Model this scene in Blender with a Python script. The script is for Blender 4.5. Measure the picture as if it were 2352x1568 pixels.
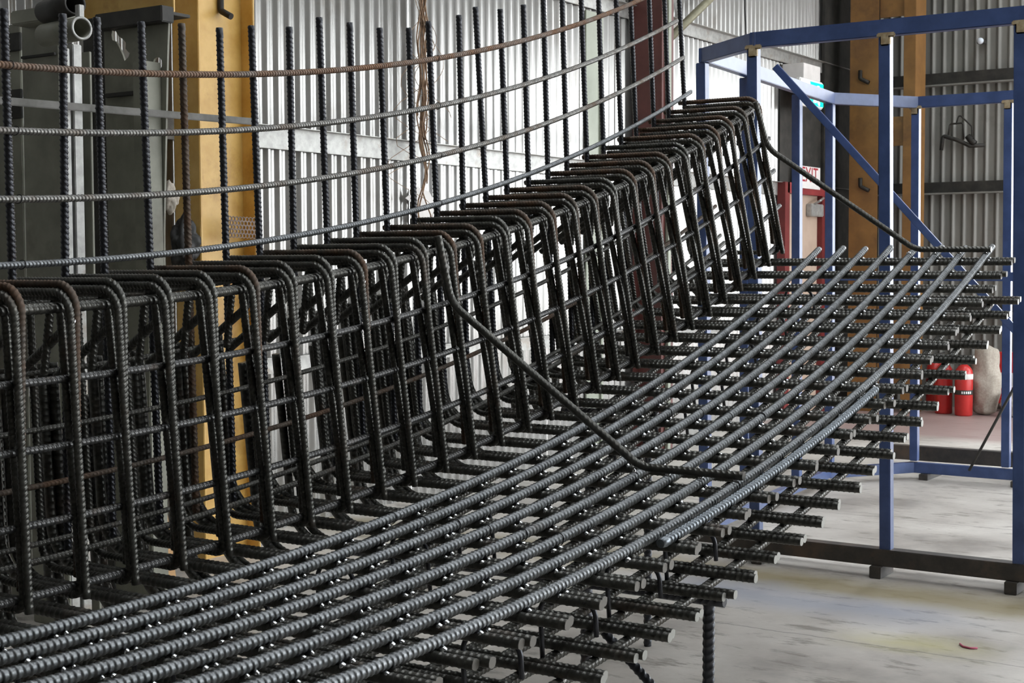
import bpy, bmesh, math, random
import numpy as np
from mathutils import Vector, Matrix, geometry

random.seed(7); rng = np.random.default_rng(7)
scene = bpy.context.scene
for o in list(bpy.data.objects): bpy.data.objects.remove(o)
col = scene.collection

# ------------------------------------------------------------------ camera
FPX, HOR, ROLL, YAW, CAMH = 3350.0, 606.0, 0.0034, math.radians(33.8), 1.45
_p = math.atan((784-HOR)/FPX)
FW = np.array([-math.sin(YAW)*math.cos(_p), math.cos(YAW)*math.cos(_p), -math.sin(_p)])
_r = np.array([math.cos(YAW), math.sin(YAW), 0.0]); _u = np.cross(_r, FW)
RT = _r*math.cos(ROLL)-_u*math.sin(ROLL); UP = _u*math.cos(ROLL)+_r*math.sin(ROLL)
CAM = np.array([0.0, 0.0, CAMH])
cd = bpy.data.cameras.new('camera'); cam = bpy.data.objects.new('camera', cd); col.objects.link(cam)
cd.sensor_fit = 'HORIZONTAL'; cd.sensor_width = 36.0; cd.lens = FPX/2352*36.0
cd.clip_start = 0.05; cd.clip_end = 300
cd.dof.use_dof = True; cd.dof.focus_distance = 4.2; cd.dof.aperture_fstop = 22.0
cam.matrix_world = Matrix(((RT[0], UP[0], -FW[0], 0), (RT[1], UP[1], -FW[1], 0), (RT[2], UP[2], -FW[2], CAMH), (0, 0, 0, 1)))
scene.camera = cam

# ------------------------------------------------------------------ sky, exposure
w = bpy.data.worlds.new('sky'); scene.world = w; w.use_nodes = True
bg = w.node_tree.nodes['Background']
bg.inputs[0].default_value = (0.93, 0.97, 1.0, 1); bg.inputs[1].default_value = 6.5
scene.view_settings.view_transform = 'Standard'
try: scene.view_settings.look = 'None'
except Exception: pass
scene.view_settings.exposure = 0.38; scene.view_settings.gamma = 1.0
scene.view_settings.use_curve_mapping = False

# ------------------------------------------------------------------ pixel helpers (2352 x 1568 frame)
def ray(p): return (p[0]-1176)/FPX*RT-(p[1]-784)/FPX*UP+FW
def onP(p, ax, val):
    d = ray(p); return CAM+d*((val-CAM[ax])/d[ax])

# ------------------------------------------------------------------ materials
def nt(name):
    m = bpy.data.materials.new(name); m.use_nodes = True
    return m, m.node_tree.nodes, m.node_tree.links, m.node_tree.nodes['Principled BSDF']
def noise(N, L, scale, detail=4, vec=None, rough=.6):
    n = N.new('ShaderNodeTexNoise'); n.inputs['Scale'].default_value = scale; n.inputs['Detail'].default_value = detail
    n.inputs['Roughness'].default_value = rough
    if vec is not None: L.new(vec, n.inputs['Vector'])
    return n
def ramp(N, L, src, stops):
    r = N.new('ShaderNodeValToRGB'); e = r.color_ramp.elements
    while len(e) < len(stops): e.new(.5)
    for k, (p, c) in enumerate(stops):
        e[k].position = p; e[k].color = (*c, 1) if len(c) == 3 else c
    L.new(src, r.inputs[0]); return r
def mixc(N, L, fac, a, b):
    m = N.new('ShaderNodeMix'); m.data_type = 'RGBA'
    for sock, v in ((m.inputs[0], fac), (m.inputs[6], a), (m.inputs[7], b)):
        if hasattr(v, 'is_output'): L.new(v, sock)
        elif isinstance(v, (int, float)): sock.default_value = v
        else: sock.default_value = (*v, 1)
    return m.outputs[2]
def objvec(N, L, world=False):
    if world:
        g = N.new('ShaderNodeNewGeometry'); return g.outputs['Position']
    t = N.new('ShaderNodeTexCoord'); return t.outputs['Object']
def rough_mat(name, c1, c2, scale, rough=.6, metal=0., bump=.0, c3=None, world=True, detail=5, lo=.35, hi=.7):
    m, N, L, B = nt(name); v = objvec(N, L, world)
    n = noise(N, L, scale, detail, v); r = ramp(N, L, n.outputs[0], [(lo, c1), (hi, c2)])
    out = r.outputs[0]
    if c3 is not None:
        n2 = noise(N, L, scale*.23, 6, v, .7); r2 = ramp(N, L, n2.outputs[0], [(.54, (0, 0, 0)), (.68, (1, 1, 1))])
        out = mixc(N, L, r2.outputs[0], out, c3)
    L.new(out, B.inputs['Base Color']); B.inputs['Roughness'].default_value = rough; B.inputs['Metallic'].default_value = metal
    if bump:
        b = N.new('ShaderNodeBump'); b.inputs['Strength'].default_value = bump; b.inputs['Distance'].default_value = .004
        L.new(n.outputs[0], b.inputs['Height']); L.new(b.outputs[0], B.inputs['Normal'])
    return m
def steel(name, base, dark, rust, amount, rough=.42, metal=.75):
    """mill-scale bar steel: mottled grey with patches of rust"""
    m, N, L, B = nt(name); v = objvec(N, L, True)
    n = noise(N, L, 55, 4, v); c = ramp(N, L, n.outputs[0], [(.35, dark), (.68, base)]).outputs[0]
    n2 = noise(N, L, 7, 6, v, .7)
    f = ramp(N, L, n2.outputs[0], [(1-amount-.12, (0, 0, 0)), (min(1, 1-amount+.12), (1, 1, 1))]).outputs[0]
    n3 = noise(N, L, 130, 3, v)
    rc = ramp(N, L, n3.outputs[0], [(.3, tuple(x*.45 for x in rust)), (.7, rust)]).outputs[0]
    L.new(mixc(N, L, f, c, rc), B.inputs['Base Color'])
    inv = N.new('ShaderNodeMath'); inv.operation = 'MULTIPLY_ADD'; L.new(f, inv.inputs[0]); inv.inputs[1].default_value = -metal; inv.inputs[2].default_value = metal
    L.new(inv.outputs[0], B.inputs['Metallic'])
    rr = N.new('ShaderNodeMath'); rr.operation = 'MULTIPLY_ADD'; L.new(f, rr.inputs[0]); rr.inputs[1].default_value = .3; rr.inputs[2].default_value = rough
    L.new(rr.outputs[0], B.inputs['Roughness'])
    return m
M = {}
M['bar_dark'] = steel('bar_steel_dark', (.098, .097, .086), (.052, .051, .046), (.095, .056, .032), .32, .34, .6)
M['bar_grey'] = steel('bar_steel_grey', (.25, .262, .27), (.15, .158, .165), (.15, .12, .09), .27, .42, .7)
M['bar_bright'] = steel('bar_steel_bright', (.22, .245, .27), (.14, .155, .17), (.2, .18, .15), .2, .36, .8)
M['bar_light'] = steel('bar_steel_light', (.27, .265, .25), (.15, .148, .14), (.2, .13, .08), .38, .42, .7)
M['bar_rusty'] = steel('bar_steel_rusty', (.21, .175, .15), (.12, .10, .085), (.25, .135, .075), .52, .48, .4)
M['bar_brown'] = steel('bar_steel_brown', (.085, .07, .055), (.045, .038, .03), (.125, .066, .034), .5, .48, .4)
M['bar_face'] = steel('bar_steel_face', (.12, .12, .118), (.065, .065, .064), (.12, .075, .045), .3, .34, .6)
M['bar_black'] = steel('bar_steel_black', (.05, .052, .06), (.028, .029, .034), (.09, .045, .025), .26, .36, .6)
def plain(name, c, rough=.5, metal=0., emit=0):
    m, N, L, B = nt(name); B.inputs['Base Color'].default_value = (*c, 1); B.inputs['Roughness'].default_value = rough; B.inputs['Metallic'].default_value = metal
    if emit:
        B.inputs['Emission Color'].default_value = (*c, 1); B.inputs['Emission Strength'].default_value = emit
    return m
M['weld'] = plain('weld_silver', (.85, .87, .9), .22, .95)
M['cut_dull'] = plain('sawn_steel_dull', (.12, .112, .098), .55, .3)
M['wire'] = plain('tie_wire_black', (.015, .015, .016), .5, .5)
M['cut'] = plain('sawn_steel', (.27, .27, .25), .45, .5)
M['blue'] = rough_mat('blue_paint', (.036, .064, .165), (.060, .098, .24), 9, .33, 0, 0)
M['bare'] = rough_mat('bare_weld_metal', (.30, .22, .12), (.5, .42, .28), 40, .6, .3)
M['darkrail'] = rough_mat('dark_rail', (.035, .032, .03), (.07, .06, .052), 14, .55, .1, 0, (.10, .07, .05))
M['yellow'] = rough_mat('yellow_paint', (.50, .29, .06), (.66, .43, .13), 6, .42, 0, .15, (.33, .17, .03))
M['orange'] = rough_mat('orange_paint', (.17, .082, .022), (.25, .125, .034), 5, .5, 0, .1, (.11, .052, .018))
M['maroon'] = rough_mat('maroon_paint', (.085, .026, .022), (.13, .042, .036), 6, .5)
M['galv'] = rough_mat('galvanised_steel', (.30, .30, .285), (.45, .45, .43), 22, .42, .4, .05, (.25, .21, .165))
M['galv_green'] = rough_mat('weathered_panel', (.155, .155, .122), (.26, .26, .21), 5, .5, .1, .1, (.12, .108, .08), lo=.3)
M['galv_dark'] = rough_mat('dull_steel', (.07, .068, .06), (.14, .135, .125), 9, .5, .4)
M['dark'] = rough_mat('dark_steel', (.02, .02, .018), (.05, .046, .04), 10, .6, .2)
M['black'] = plain('black_rubber', (.012, .012, .012), .6)
M['white'] = plain('white_plastic', (.8, .8, .78), .5)
M['red'] = rough_mat('red_enamel', (.42, .02, .02), (.55, .035, .03), 8, .3)
M['dullred'] = rough_mat('dull_red_paint', (.20, .022, .024), (.27, .036, .036), 6, .5)
M['darkred'] = rough_mat('dark_red_paint', (.12, .012, .012), (.17, .022, .02), 6, .5)
M['beige'] = rough_mat('beige_door', (.40, .30, .23), (.48, .37, .29), 5, .5)
M['sack'] = rough_mat('woven_sack', (.34, .30, .25), (.46, .42, .36), 60, .85, 0, .4)
M['timber'] = rough_mat('timber', (.42, .24, .10), (.56, .35, .17), 12, .7, 0, .1)
M['vine'] = rough_mat('dried_vine', (.16, .095, .055), (.33, .22, .14), 30, .85)
M['cable'] = plain('cable_black', (.02, .02, .02), .5)
M['paper'] = rough_mat('paper', (.6, .58, .56), (.72, .70, .68), 8, .8)
M['redink'] = plain('red_ink', (.35, .02, .03), .7)
M['olive'] = rough_mat('olive_tube', (.17, .16, .10), (.26, .25, .17), 10, .5, .2)
M['strip'] = rough_mat('grey_green_flashing', (.22, .24, .19), (.30, .32, .26), 3, .45, .2)
M['green_lit'] = plain('green_sign_lit', (.0, .55, .28), .4, 0, 2.2)
M['white_lit'] = plain('white_sign_lit', (.8, 1., .93), .4, 0, 3.5)
M['lampglass'] = plain('bulkhead_glass', (.75, .82, .9), .15)
M['hook'] = rough_mat('dark_hook_steel', (.012, .011, .01), (.03, .026, .02), 20, .6, .3)

def cladding(name, c1, c2, dirt, metal, rough):
    m, N, L, B = nt(name); v = objvec(N, L, True)
    mp = N.new('ShaderNodeMapping'); mp.inputs['Scale'].default_value = (3, 3, .35); L.new(v, mp.inputs[0])
    n = noise(N, L, 3.0, 6, mp.outputs[0], .65); c = ramp(N, L, n.outputs[0], [(.3, c1), (.7, c2)]).outputs[0]
    n2 = noise(N, L, 1.3, 7, v, .72); f = ramp(N, L, n2.outputs[0], [(.55, (0, 0, 0)), (.8, (1, 1, 1))]).outputs[0]
    L.new(mixc(N, L, f, c, dirt), B.inputs['Base Color']); B.inputs['Metallic'].default_value = metal; B.inputs['Roughness'].default_value = rough
    return m
M['clad_left'] = cladding('zinc_cladding', (.29, .286, .272), (.40, .395, .38), (.21, .188, .16), .52, .18)
M['clad_back'] = cladding('grey_cladding', (.19, .186, .17), (.26, .255, .235), (.12, .112, .10), .2, .5)

def floor_material():
    m, N, L, B = nt('stained_concrete'); v = objvec(N, L, True)
    sx = N.new('ShaderNodeSeparateXYZ'); L.new(v, sx.inputs[0])
    n1 = noise(N, L, 1.1, 8, v, .65); n2 = noise(N, L, 9, 6, v, .6)
    c = ramp(N, L, n1.outputs[0], [(.34, (.25, .228, .205)), (.48, (.42, .39, .355)), (.62, (.54, .51, .47))]).outputs[0]
    # scuffs stretched along one direction
    mp = N.new('ShaderNodeMapping'); mp.inputs['Scale'].default_value = (1.5, 4.2, 1); mp.inputs['Rotation'].default_value = (0, 0, .35); L.new(v, mp.inputs[0])
    n3 = noise(N, L, 2.6, 9, mp.outputs[0], .7)
    f = ramp(N, L, n3.outputs[0], [(.545, (0, 0, 0)), (.63, (1, 1, 1))]).outputs[0]
    fm = N.new('ShaderNodeMath'); fm.operation = 'MULTIPLY'; L.new(f, fm.inputs[0]); fm.inputs[1].default_value = .75
    c = mixc(N, L, fm.outputs[0], c, (.17, .15, .125))
    f2 = ramp(N, L, n2.outputs[0], [(.66, (0, 0, 0)), (.76, (.45, .45, .45))]).outputs[0]
    c = mixc(N, L, f2, c, (.28, .26, .24))
    def band(src, lo, hi, soft):
        a = N.new('ShaderNodeMapRange'); a.inputs[1].default_value = lo-soft; a.inputs[2].default_value = lo+soft; L.new(src, a.inputs[0])
        b = N.new('ShaderNodeMapRange'); b.inputs[1].default_value = hi-soft; b.inputs[2].default_value = hi+soft; b.inputs[3].default_value = 1; b.inputs[4].default_value = 0; L.new(src, b.inputs[0])
        x = N.new('ShaderNodeMath'); x.operation = 'MULTIPLY'; L.new(a.outputs[0], x.inputs[0]); L.new(b.outputs[0], x.inputs[1]); return x.outputs[0]
    def mul(a, b):
        x = N.new('ShaderNodeMath'); x.operation = 'MULTIPLY'; L.new(a, x.inputs[0])
        if isinstance(b, float): x.inputs[1].default_value = b
        else: L.new(b, x.inputs[1])
        return x.outputs[0]
    wob = N.new('ShaderNodeMath'); wob.operation = 'MULTIPLY_ADD'; L.new(n1.outputs[0], wob.inputs[0]); wob.inputs[1].default_value = .5; L.new(sx.outputs[1], wob.inputs[2])
    # paint overspray beside the jig: ochre band, then blue
    c = mixc(N, L, mul(band(wob.outputs[0], 6.30, 6.62, .10), .80), c, (.23, .185, .085))
    c = mixc(N, L, mul(mul(band(wob.outputs[0], 5.95, 6.28, .14), band(sx.outputs[0], -3.2, -1.75, .25)), .62), c, (.22, .25, .33))
    c = mixc(N, L, mul(mul(band(wob.outputs[0], 5.55, 5.75, .10), band(sx.outputs[0], -2.0, -1.55, .15)), .5), c, (.48, .44, .14))
    # red painted zone at the back
    c = mixc(N, L, mul(band(wob.outputs[0], 12.2, 20, .18), .75), c, (.26, .16, .15))
    # slab joints
    for y in (5.33, 8.05):
        wj = N.new('ShaderNodeMath'); wj.operation = 'MULTIPLY_ADD'; L.new(n2.outputs[0], wj.inputs[0]); wj.inputs[1].default_value = .05; L.new(sx.outputs[1], wj.inputs[2])
        c = mixc(N, L, mul(band(wj.outputs[0], y, y+.008, .004), .75), c, (.12, .11, .10))
    L.new(c, B.inputs['Base Color'])
    rr = ramp(N, L, n1.outputs[0], [(.3, (.42, .42, .42)), (.7, (.62, .62, .62))]); L.new(rr.outputs[0], B.inputs['Roughness'])
    b = N.new('ShaderNodeBump'); b.inputs['Strength'].default_value = .12; b.inputs['Distance'].default_value = .004; L.new(n2.outputs[0], b.inputs['Height']); L.new(b.outputs[0], B.inputs['Normal'])
    return m
M['floor'] = floor_material()

# ------------------------------------------------------------------ mesh helpers
def mesh_np(name, V, F4, caps=(), smooth=True):
    me = bpy.data.meshes.new(name); V = np.asarray(V, dtype=np.float32)
    loops = [np.asarray(F4, dtype=np.int32).reshape(-1)] + [np.asarray(cp, dtype=np.int32) for cp in caps]
    sizes = np.concatenate([np.full(len(F4), 4, np.int32), np.array([len(cp) for cp in caps], np.int32)])
    lv = np.concatenate(loops); starts = np.concatenate([[0], np.cumsum(sizes)[:-1]]).astype(np.int32)
    me.vertices.add(len(V)); me.vertices.foreach_set('co', V.reshape(-1))
    me.loops.add(len(lv)); me.loops.foreach_set('vertex_index', lv)
    me.polygons.add(len(sizes)); me.polygons.foreach_set('loop_start', starts); me.polygons.foreach_set('loop_total', sizes)
    sm = np.full(len(sizes), smooth, dtype=bool)
    if caps: sm[len(F4):] = False
    me.polygons.foreach_set('use_smooth', sm)
    me.update(calc_edges=True); me.validate(); return me
LOC = {}
def put(name, me, mat, parent=None, loc=(0, 0, 0), rot=None, label=None, cat=None, group=None, kind=None):
    """link one mesh object; loc is a world position"""
    o = bpy.data.objects.new(name, me); col.objects.link(o)
    if mat is not None and not me.materials: me.materials.append(M[mat] if isinstance(mat, str) else mat)
    loc = Vector(loc)
    if parent is not None:
        o.parent = parent; o.location = loc-Vector(LOC.get(parent.name, (0, 0, 0)))
    else: o.location = loc
    LOC[o.name] = tuple(loc)
    if rot is not None: o.rotation_euler = rot
    tag(o, label, cat, group, kind); return o
def tag(o, label=None, cat=None, group=None, kind=None):
    if label: o['label'] = label
    if cat: o['category'] = cat
    if group: o['group'] = group
    if kind: o['kind'] = kind
def thing(name, loc, label=None, cat=None, group=None, kind=None):
    o = bpy.data.objects.new(name, None); col.objects.link(o); o.location = loc; o.empty_display_size = .1
    LOC[o.name] = tuple(loc); tag(o, label, cat, group, kind); return o
def box_mesh(name, size, bevel=0., centre=(0, 0, 0)):
    bm = bmesh.new(); bmesh.ops.create_cube(bm, size=1.0)
    for v in bm.verts: v.co = Vector((v.co.x*size[0]+centre[0], v.co.y*size[1]+centre[1], v.co.z*size[2]+centre[2]))
    if bevel: bmesh.ops.bevel(bm, geom=list(bm.edges), offset=bevel, segments=2, affect='EDGES')
    me = bpy.data.meshes.new(name); bm.to_mesh(me); bm.free(); return me
def box(name, mn, mx, mat, parent=None, bevel=.003, **k):
    mn = np.array(mn, float); mx = np.array(mx, float); c = (mn+mx)/2
    return put(name, box_mesh(name, mx-mn, bevel), mat, parent, c, **k)
def beam(name, a, b, wdt, hgt, mat, parent=None, up=(0, 0, 1), bevel=.003, **k):
    """rectangular bar from a to b"""
    a = Vector(a); b = Vector(b); d = b-a; ln = d.length; d.normalize(); up = Vector(up)
    x = d.cross(up); x.normalize(); z = x.cross(d)
    me = box_mesh(name, (wdt, ln, hgt), bevel); mat3 = Matrix((x, d, z)).transposed()
    o = put(name, me, mat, parent, (a+b)/2, **k); o.rotation_euler = mat3.to_euler(); return o
def fillet(pts, rad, seg=8):
    """polyline with rounded corners; rad: one radius per inner corner"""
    pts = [np.array(p, float) for p in pts]; out = [pts[0]]
    for i in range(1, len(pts)-1):
        a, b, cc = pts[i-1], pts[i], pts[i+1]; r = rad[i-1] if hasattr(rad, '__len__') else rad
        u = (a-b)/np.linalg.norm(a-b); v = (cc-b)/np.linalg.norm(cc-b); co = float(np.clip(u@v, -1, 1)); half = math.acos(co)/2
        if math.pi/2-half < .01 or r <= 0: out.append(b); continue
        t = min(r/math.tan(half), .48*np.linalg.norm(a-b), .48*np.linalg.norm(cc-b)); r = t*math.tan(half)
        bis = (u+v)/np.linalg.norm(u+v); cen = b+bis*(r/math.sin(half)); p0 = b+u*t; ang = math.pi-2*half
        e0 = (p0-cen)/r; e1 = -u; n = max(3, int(seg*ang/1.2)+2)
        for k in range(n+1):
            th = ang*k/n; out.append(cen+r*(e0*math.cos(th)+e1*math.sin(th)))
    out.append(pts[-1]); return np.array(out)
def frames(P):
    T = np.gradient(P, axis=0); T /= np.linalg.norm(T, axis=1)[:, None]
    n = np.cross(T[0], (1, 0, 0)) if abs(T[0][0]) < .9 else np.cross(T[0], (0, 1, 0))
    n /= np.linalg.norm(n); Ns = [n]
    for i in range(1, len(P)):
        n = n-(n@T[i])*T[i]; n /= np.linalg.norm(n); Ns.append(n)
    return T, np.array(Ns)
def tube(name, path, r, sides=10, step=None):
    P = np.asarray(path, float)
    T, Nn = frames(P); Bn = np.cross(T, Nn); ph = np.arange(sides)*2*math.pi/sides
    V = P[:, None]+r*(np.cos(ph)[None, :, None]*Nn[:, None]+np.sin(ph)[None, :, None]*Bn[:, None])
    n = len(P); i = np.arange(n-1)[:, None]*sides; j = np.arange(sides)[None]; j2 = (j+1) % sides
    F = np.stack([i+j, i+j2, i+sides+j2, i+sides+j], -1).reshape(-1, 4)
    return mesh_np(name, V.reshape(-1, 3), F, [np.arange(sides)[::-1], (n-1)*sides+np.arange(sides)])
def rebar(name, path, r, pitch=.012, h=.0011, skew=.5, sides=10, roll=0., disc=False, tilt=0.):
    """deformed bar along a path: raised ribs (thin crescents, or rounded rings when disc) and two seams"""
    P = np.asarray(path, float); s = np.concatenate([[0], np.cumsum(np.linalg.norm(np.diff(P, axis=0), axis=1))]); Ltot = s[-1]
    T, Nn = frames(P)
    pat = [(0, 0.), (.30, .30), (.66, .86), (.92, 1.)] if disc else [(0, 0.), (.60, 0.), (.72, 1.), (.88, 1.)]
    nr = int((Ltot-.006)/pitch); ss = [0.0]; hh = [0.0]
    for k in range(nr):
        for a, b in pat: ss.append(.003+(k+a)*pitch); hh.append(b)
    ss.append(Ltot); hh.append(0.); ss = np.array(ss); hh = np.array(hh)
    def ip(A): return np.stack([np.interp(ss, s, A[:, k]) for k in range(3)], 1)
    C = ip(P); t = ip(T); n = ip(Nn); t /= np.linalg.norm(t, axis=1)[:, None]; n -= (n*t).sum(1)[:, None]*t; n /= np.linalg.norm(n, axis=1)[:, None]
    b = np.cross(t, n); ph = np.arange(sides)*2*math.pi/sides+roll
    sn = np.abs(np.sin(ph-roll)); cres = np.ones(sides) if disc else sn**.5
    seam = np.zeros(sides) if disc else (sn < .2)*1.
    rad = r-h*.45+h*hh[:, None]*cres[None]+h*1.1*seam[None]
    fade = np.clip(np.minimum(ss, Ltot-ss)/.02, 0, 1)
    sk = skew*r*np.cos(ph-tilt)[None, :]*fade[:, None]
    V = C[:, None]+rad[..., None]*(np.cos(ph)[None, :, None]*n[:, None]+np.sin(ph)[None, :, None]*b[:, None])+sk[..., None]*t[:, None]
    m = len(ss); i = np.arange(m-1)[:, None]*sides; j = np.arange(sides)[None]; j2 = (j+1) % sides
    F = np.stack([i+j, i+j2, i+sides+j2, i+sides+j], -1).reshape(-1, 4)
    return mesh_np(name, V.reshape(-1, 3), F, [np.arange(sides)[::-1], (m-1)*sides+np.arange(sides)])
def lathe(name, prof, seg=28, caps=True):
    ph = np.arange(seg)*2*math.pi/seg; pr = np.array(prof, float)
    V = np.stack([pr[:, :1]*np.cos(ph), pr[:, :1]*np.sin(ph), np.repeat(pr[:, 1:], seg, 1)], -1).reshape(-1, 3)
    n = len(pr); i = np.arange(n-1)[:, None]*seg; j = np.arange(seg)[None]; j2 = (j+1) % seg
    F = np.stack([i+j, i+j2, i+seg+j2, i+seg+j], -1).reshape(-1, 4)
    return mesh_np(name, V, F, [np.arange(seg)[::-1], (n-1)*seg+np.arange(seg)] if caps else ())
def plate_mesh(name, outer, holes, thick_vec):
    """flat polygon (world-space 3-D points) with holes, extruded by thick_vec"""
    polys = [[Vector(p) for p in outer]]+[[Vector(p) for p in h] for h in holes]
    flat = [p for q in polys for p in q]; tris = geometry.tessellate_polygon(polys); n = len(flat); tv = Vector(thick_vec)
    V = [tuple(p) for p in flat]+[tuple(p+tv) for p in flat]; F = []
    for a, b, cc in tris: F += [(a, b, cc), (n+cc, n+b, n+a)]
    k = 0
    for q in polys:
        for i in range(len(q)):
            a = k+i; b = k+(i+1) % len(q); F.append((a, b, n+b, n+a))
        k += len(q)
    me = bpy.data.meshes.new(name); me.from_pydata(V, [], F); me.update()
    bm = bmesh.new(); bm.from_mesh(me); bmesh.ops.recalc_face_normals(bm, faces=bm.faces); bm.to_mesh(me); bm.free(); return me

# ------------------------------------------------------------------ setting: floor, walls, roof
XW, YB, YN, XO, ZR = -5.50, 14.60, -7.0, 7.5, 6.2
DX0, DX1, DZ = -2.1, 5.0, 4.6              # big doorway in the back wall, right of the photograph
SY0, SZ = 6.0, 4.6                          # open bay in the side wall
me = box_mesh('floor', (60, 60, .2), 0, (12, 4, -.1)); put('floor', me, 'floor', kind='structure')
def corrugated(name, width, height, pitch, depth, per=8, grooved=False):
    n = int(round(width/pitch))*per; xs = np.linspace(0, width, n+1)
    ph = 2*math.pi*xs/pitch; d = depth*.5*np.clip(np.arcsin(np.sin(ph))*2/math.pi*1.22, -1, 1)
    if grooved: d = depth*(np.clip(np.abs(((xs/pitch) % 1.)-.5)*6.5-.35, 0, 1)-.5)
    V = np.concatenate([np.stack([xs, d, np.zeros_like(xs)], 1), np.stack([xs, d, np.full_like(xs, height)], 1)])
    i = np.arange(n); F = np.stack([i, i+1, n+1+i+1, n+1+i], 1); return mesh_np(name, V, F)
wl = thing('wall_left', (XW, 4, 0), kind='structure')
PITCH = .087
sheet = corrugated('cladding_sheet', PITCH*9, ZR, PITCH, .025); sheet.materials.append(M['clad_left'])
y = YN
k = 0
while y < YB:
    put('cladding_sheet', sheet, None, wl, (XW+.012*0-(k % 2)*.0025, y, 0), (0, 0, math.pi/2)); y += PITCH*9; k += 1
for z0, z1 in ((.86, .95), (2.075, 2.195), (3.30, 3.40)):
    g = box('girt', (XW+.02, YN, z0), (XW+.034, YB, z1), 'galv', wl, .002)
    box('girt_lip', (XW+.02, YN, z1-.004), (XW+.085, YB, z1), 'galv', g, .001)
wb = thing('wall_back', (0, YB, 0), kind='structure')
sheetb = corrugated('cladding_sheet', .108*7, ZR, .108, .022, 12, True); sheetb.materials.append(M['clad_back'])
x = XW
lint = corrugated('cladding_sheet', .108*7, ZR-DZ, .108, .022, 12, True); lint.materials.append(M['clad_back'])
while x < XO:
    open_ = DX0 < x+.4 < DX1
    put('cladding_sheet', lint if open_ else sheetb, None, wb, (x, YB, DZ if open_ else 0)); x += .108*7
for z0, z1 in ((.95, 1.07), (2.13, 2.25), (3.20, 3.33)):
    g = box('girt', (XW, YB-.075, z0), (DX0, YB-.06, z1), 'dark', wb, .002)
    box('girt_lip', (XW, YB-.14, z0-.004), (DX0, YB-.06, z0+.012), 'clad_back', g, .001)
box('wall_near', (XW-.2, YN-.2, 0), (XO, YN, ZR), 'clad_back', kind='structure')
box('wall_right', (XO, YN, 0), (XO+.15, SY0, ZR), 'clad_back', kind='structure')
box('trim_2', (XO, SY0, SZ), (XO+.15, YB, ZR), 'clad_back', kind='structure')
ceil = thing('ceiling', (0, 4, ZR), kind='structure')      # roof sheeting with open skylight strips between
xs = [XW-.2]+[v for cx in (-2.6, .9, 4.4) for v in (cx-.40, cx+.40)]+[XO]
for q in range(0, len(xs), 2): box('roof_sheet', (xs[q], YN-.2, ZR), (xs[q+1], YB+.2, ZR+.06), 'clad_back', ceil, 0)
box('roof_sheet', (XW-.2, YN-.2, ZR+.06), (XO, 1.0, ZR+.12), 'clad_back', ceil, 0)
for q in range(9): box('rafter', (XW, YN+1.5+q*2.3, ZR-.22), (XO, YN+1.58+q*2.3, ZR-.001), 'dark', ceil, 0)

# ------------------------------------------------------------------ the reinforcement cage
XE, Y0, Z0, RAD = -1.53871, 1.78863, 11.90367, 11.20480
def TH(u): return .36909703-.01329549*u
def pt(dx, u, n):
    t = TH(u); r = RAD-n; return np.array([XE+dx, Y0+r*math.sin(t), Z0-r*math.cos(t)])
def u_of(P): return (.36909703-math.atan2(P[1]-Y0, Z0-P[2]))/.01329549
ULAST = 30
cage = thing('reinforcement_cage', tuple(pt(-.7, 15, -.22)), 'long upward-curving steel reinforcing cage of ribbed bars with upstand and flat mat', 'rebar cage')
def station(name, me, mat, u, parent=cage, **k): return put(name, me, mat, parent, pt(0, u, 0), (TH(u), 0, 0), **k)
def arc_mesh(name, n, u0, u1, r, pitch, h, skew, sides=10, **k):
    us = np.linspace(u0, u1, int(abs(u1-u0)*3)+2); t = .36909703-.01329549*us
    c0 = pt(0, 15, n); P = np.stack([np.zeros_like(t), Y0+(RAD-n)*np.sin(t)-c0[1], Z0-(RAD-n)*np.cos(t)-c0[2]], 1)
    return rebar(name, P, r, pitch, h, skew, sides, **k)
def arc(name, me, mat, dx, n, **k):
    c0 = pt(dx, 15, n); return put(name, me, mat, cage, c0, **k)
UA = ULAST+.9
# mat: top arc bars
top_arc = [arc_mesh('arc_bar', .024, -.62-d, UA,   .0122, .0150, .0027, .12, 12, disc=True) for d in (0, .08)]
AX = [-.8375, -.7335, -.6325, -.5280, -.4205, -.3150, -.2165, -.1125]
for k, dx in enumerate(AX): arc('arc_bar', top_arc[k % 2], 'bar_grey', dx, .024)
lap = arc_mesh('lap_bar', .024, 9.55, 19.45, .0122, .0165, .0034, .35, 12, tilt=1.2, disc=True)
arc('lap_bar', lap, 'bar_bright', -.066, .024, label='short bright lap bar')
bot_arc = arc_mesh('bottom_arc_bar', -.1895, -.5, UA, .0122, .0155, .0018, .6, 10, tilt=1.2)
for k in range(12): arc('bottom_arc_bar', bot_arc, 'bar_dark', -.115-.102*k, -.1895)
# mat: paired cross bars, bent up behind the upstand
for nm, n0, xb, tops in (('cross_bar', 0., -1.385, (.50, .16)), ('bottom_cross_bar', -.165, -1.415, (.40, -.03))):
    meshes = []
    for ztop in tops:
        mesh = rebar(nm, fillet([(0, 0, n0), (xb, 0, n0), (xb, 0, ztop)], .105), .0122, .0165, .0014, .18, 10, roll=1.1, tilt=.6)
        mesh.materials.append(M['bar_dark']); mesh.materials.append(M['cut' if n0 < 0 else 'cut_dull']); mesh.polygons[len(mesh.polygons)-2].material_index = 1
        meshes.append(mesh)
    for i in range(ULAST+1):
        for s in (-1, 1):
            u = i+s*.084; jit = random.uniform(-.012, .012)
            o = station(nm, meshes[1 if i < (8 if n0 == 0 else 13) else 0], None, u); o.location.x += jit
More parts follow.
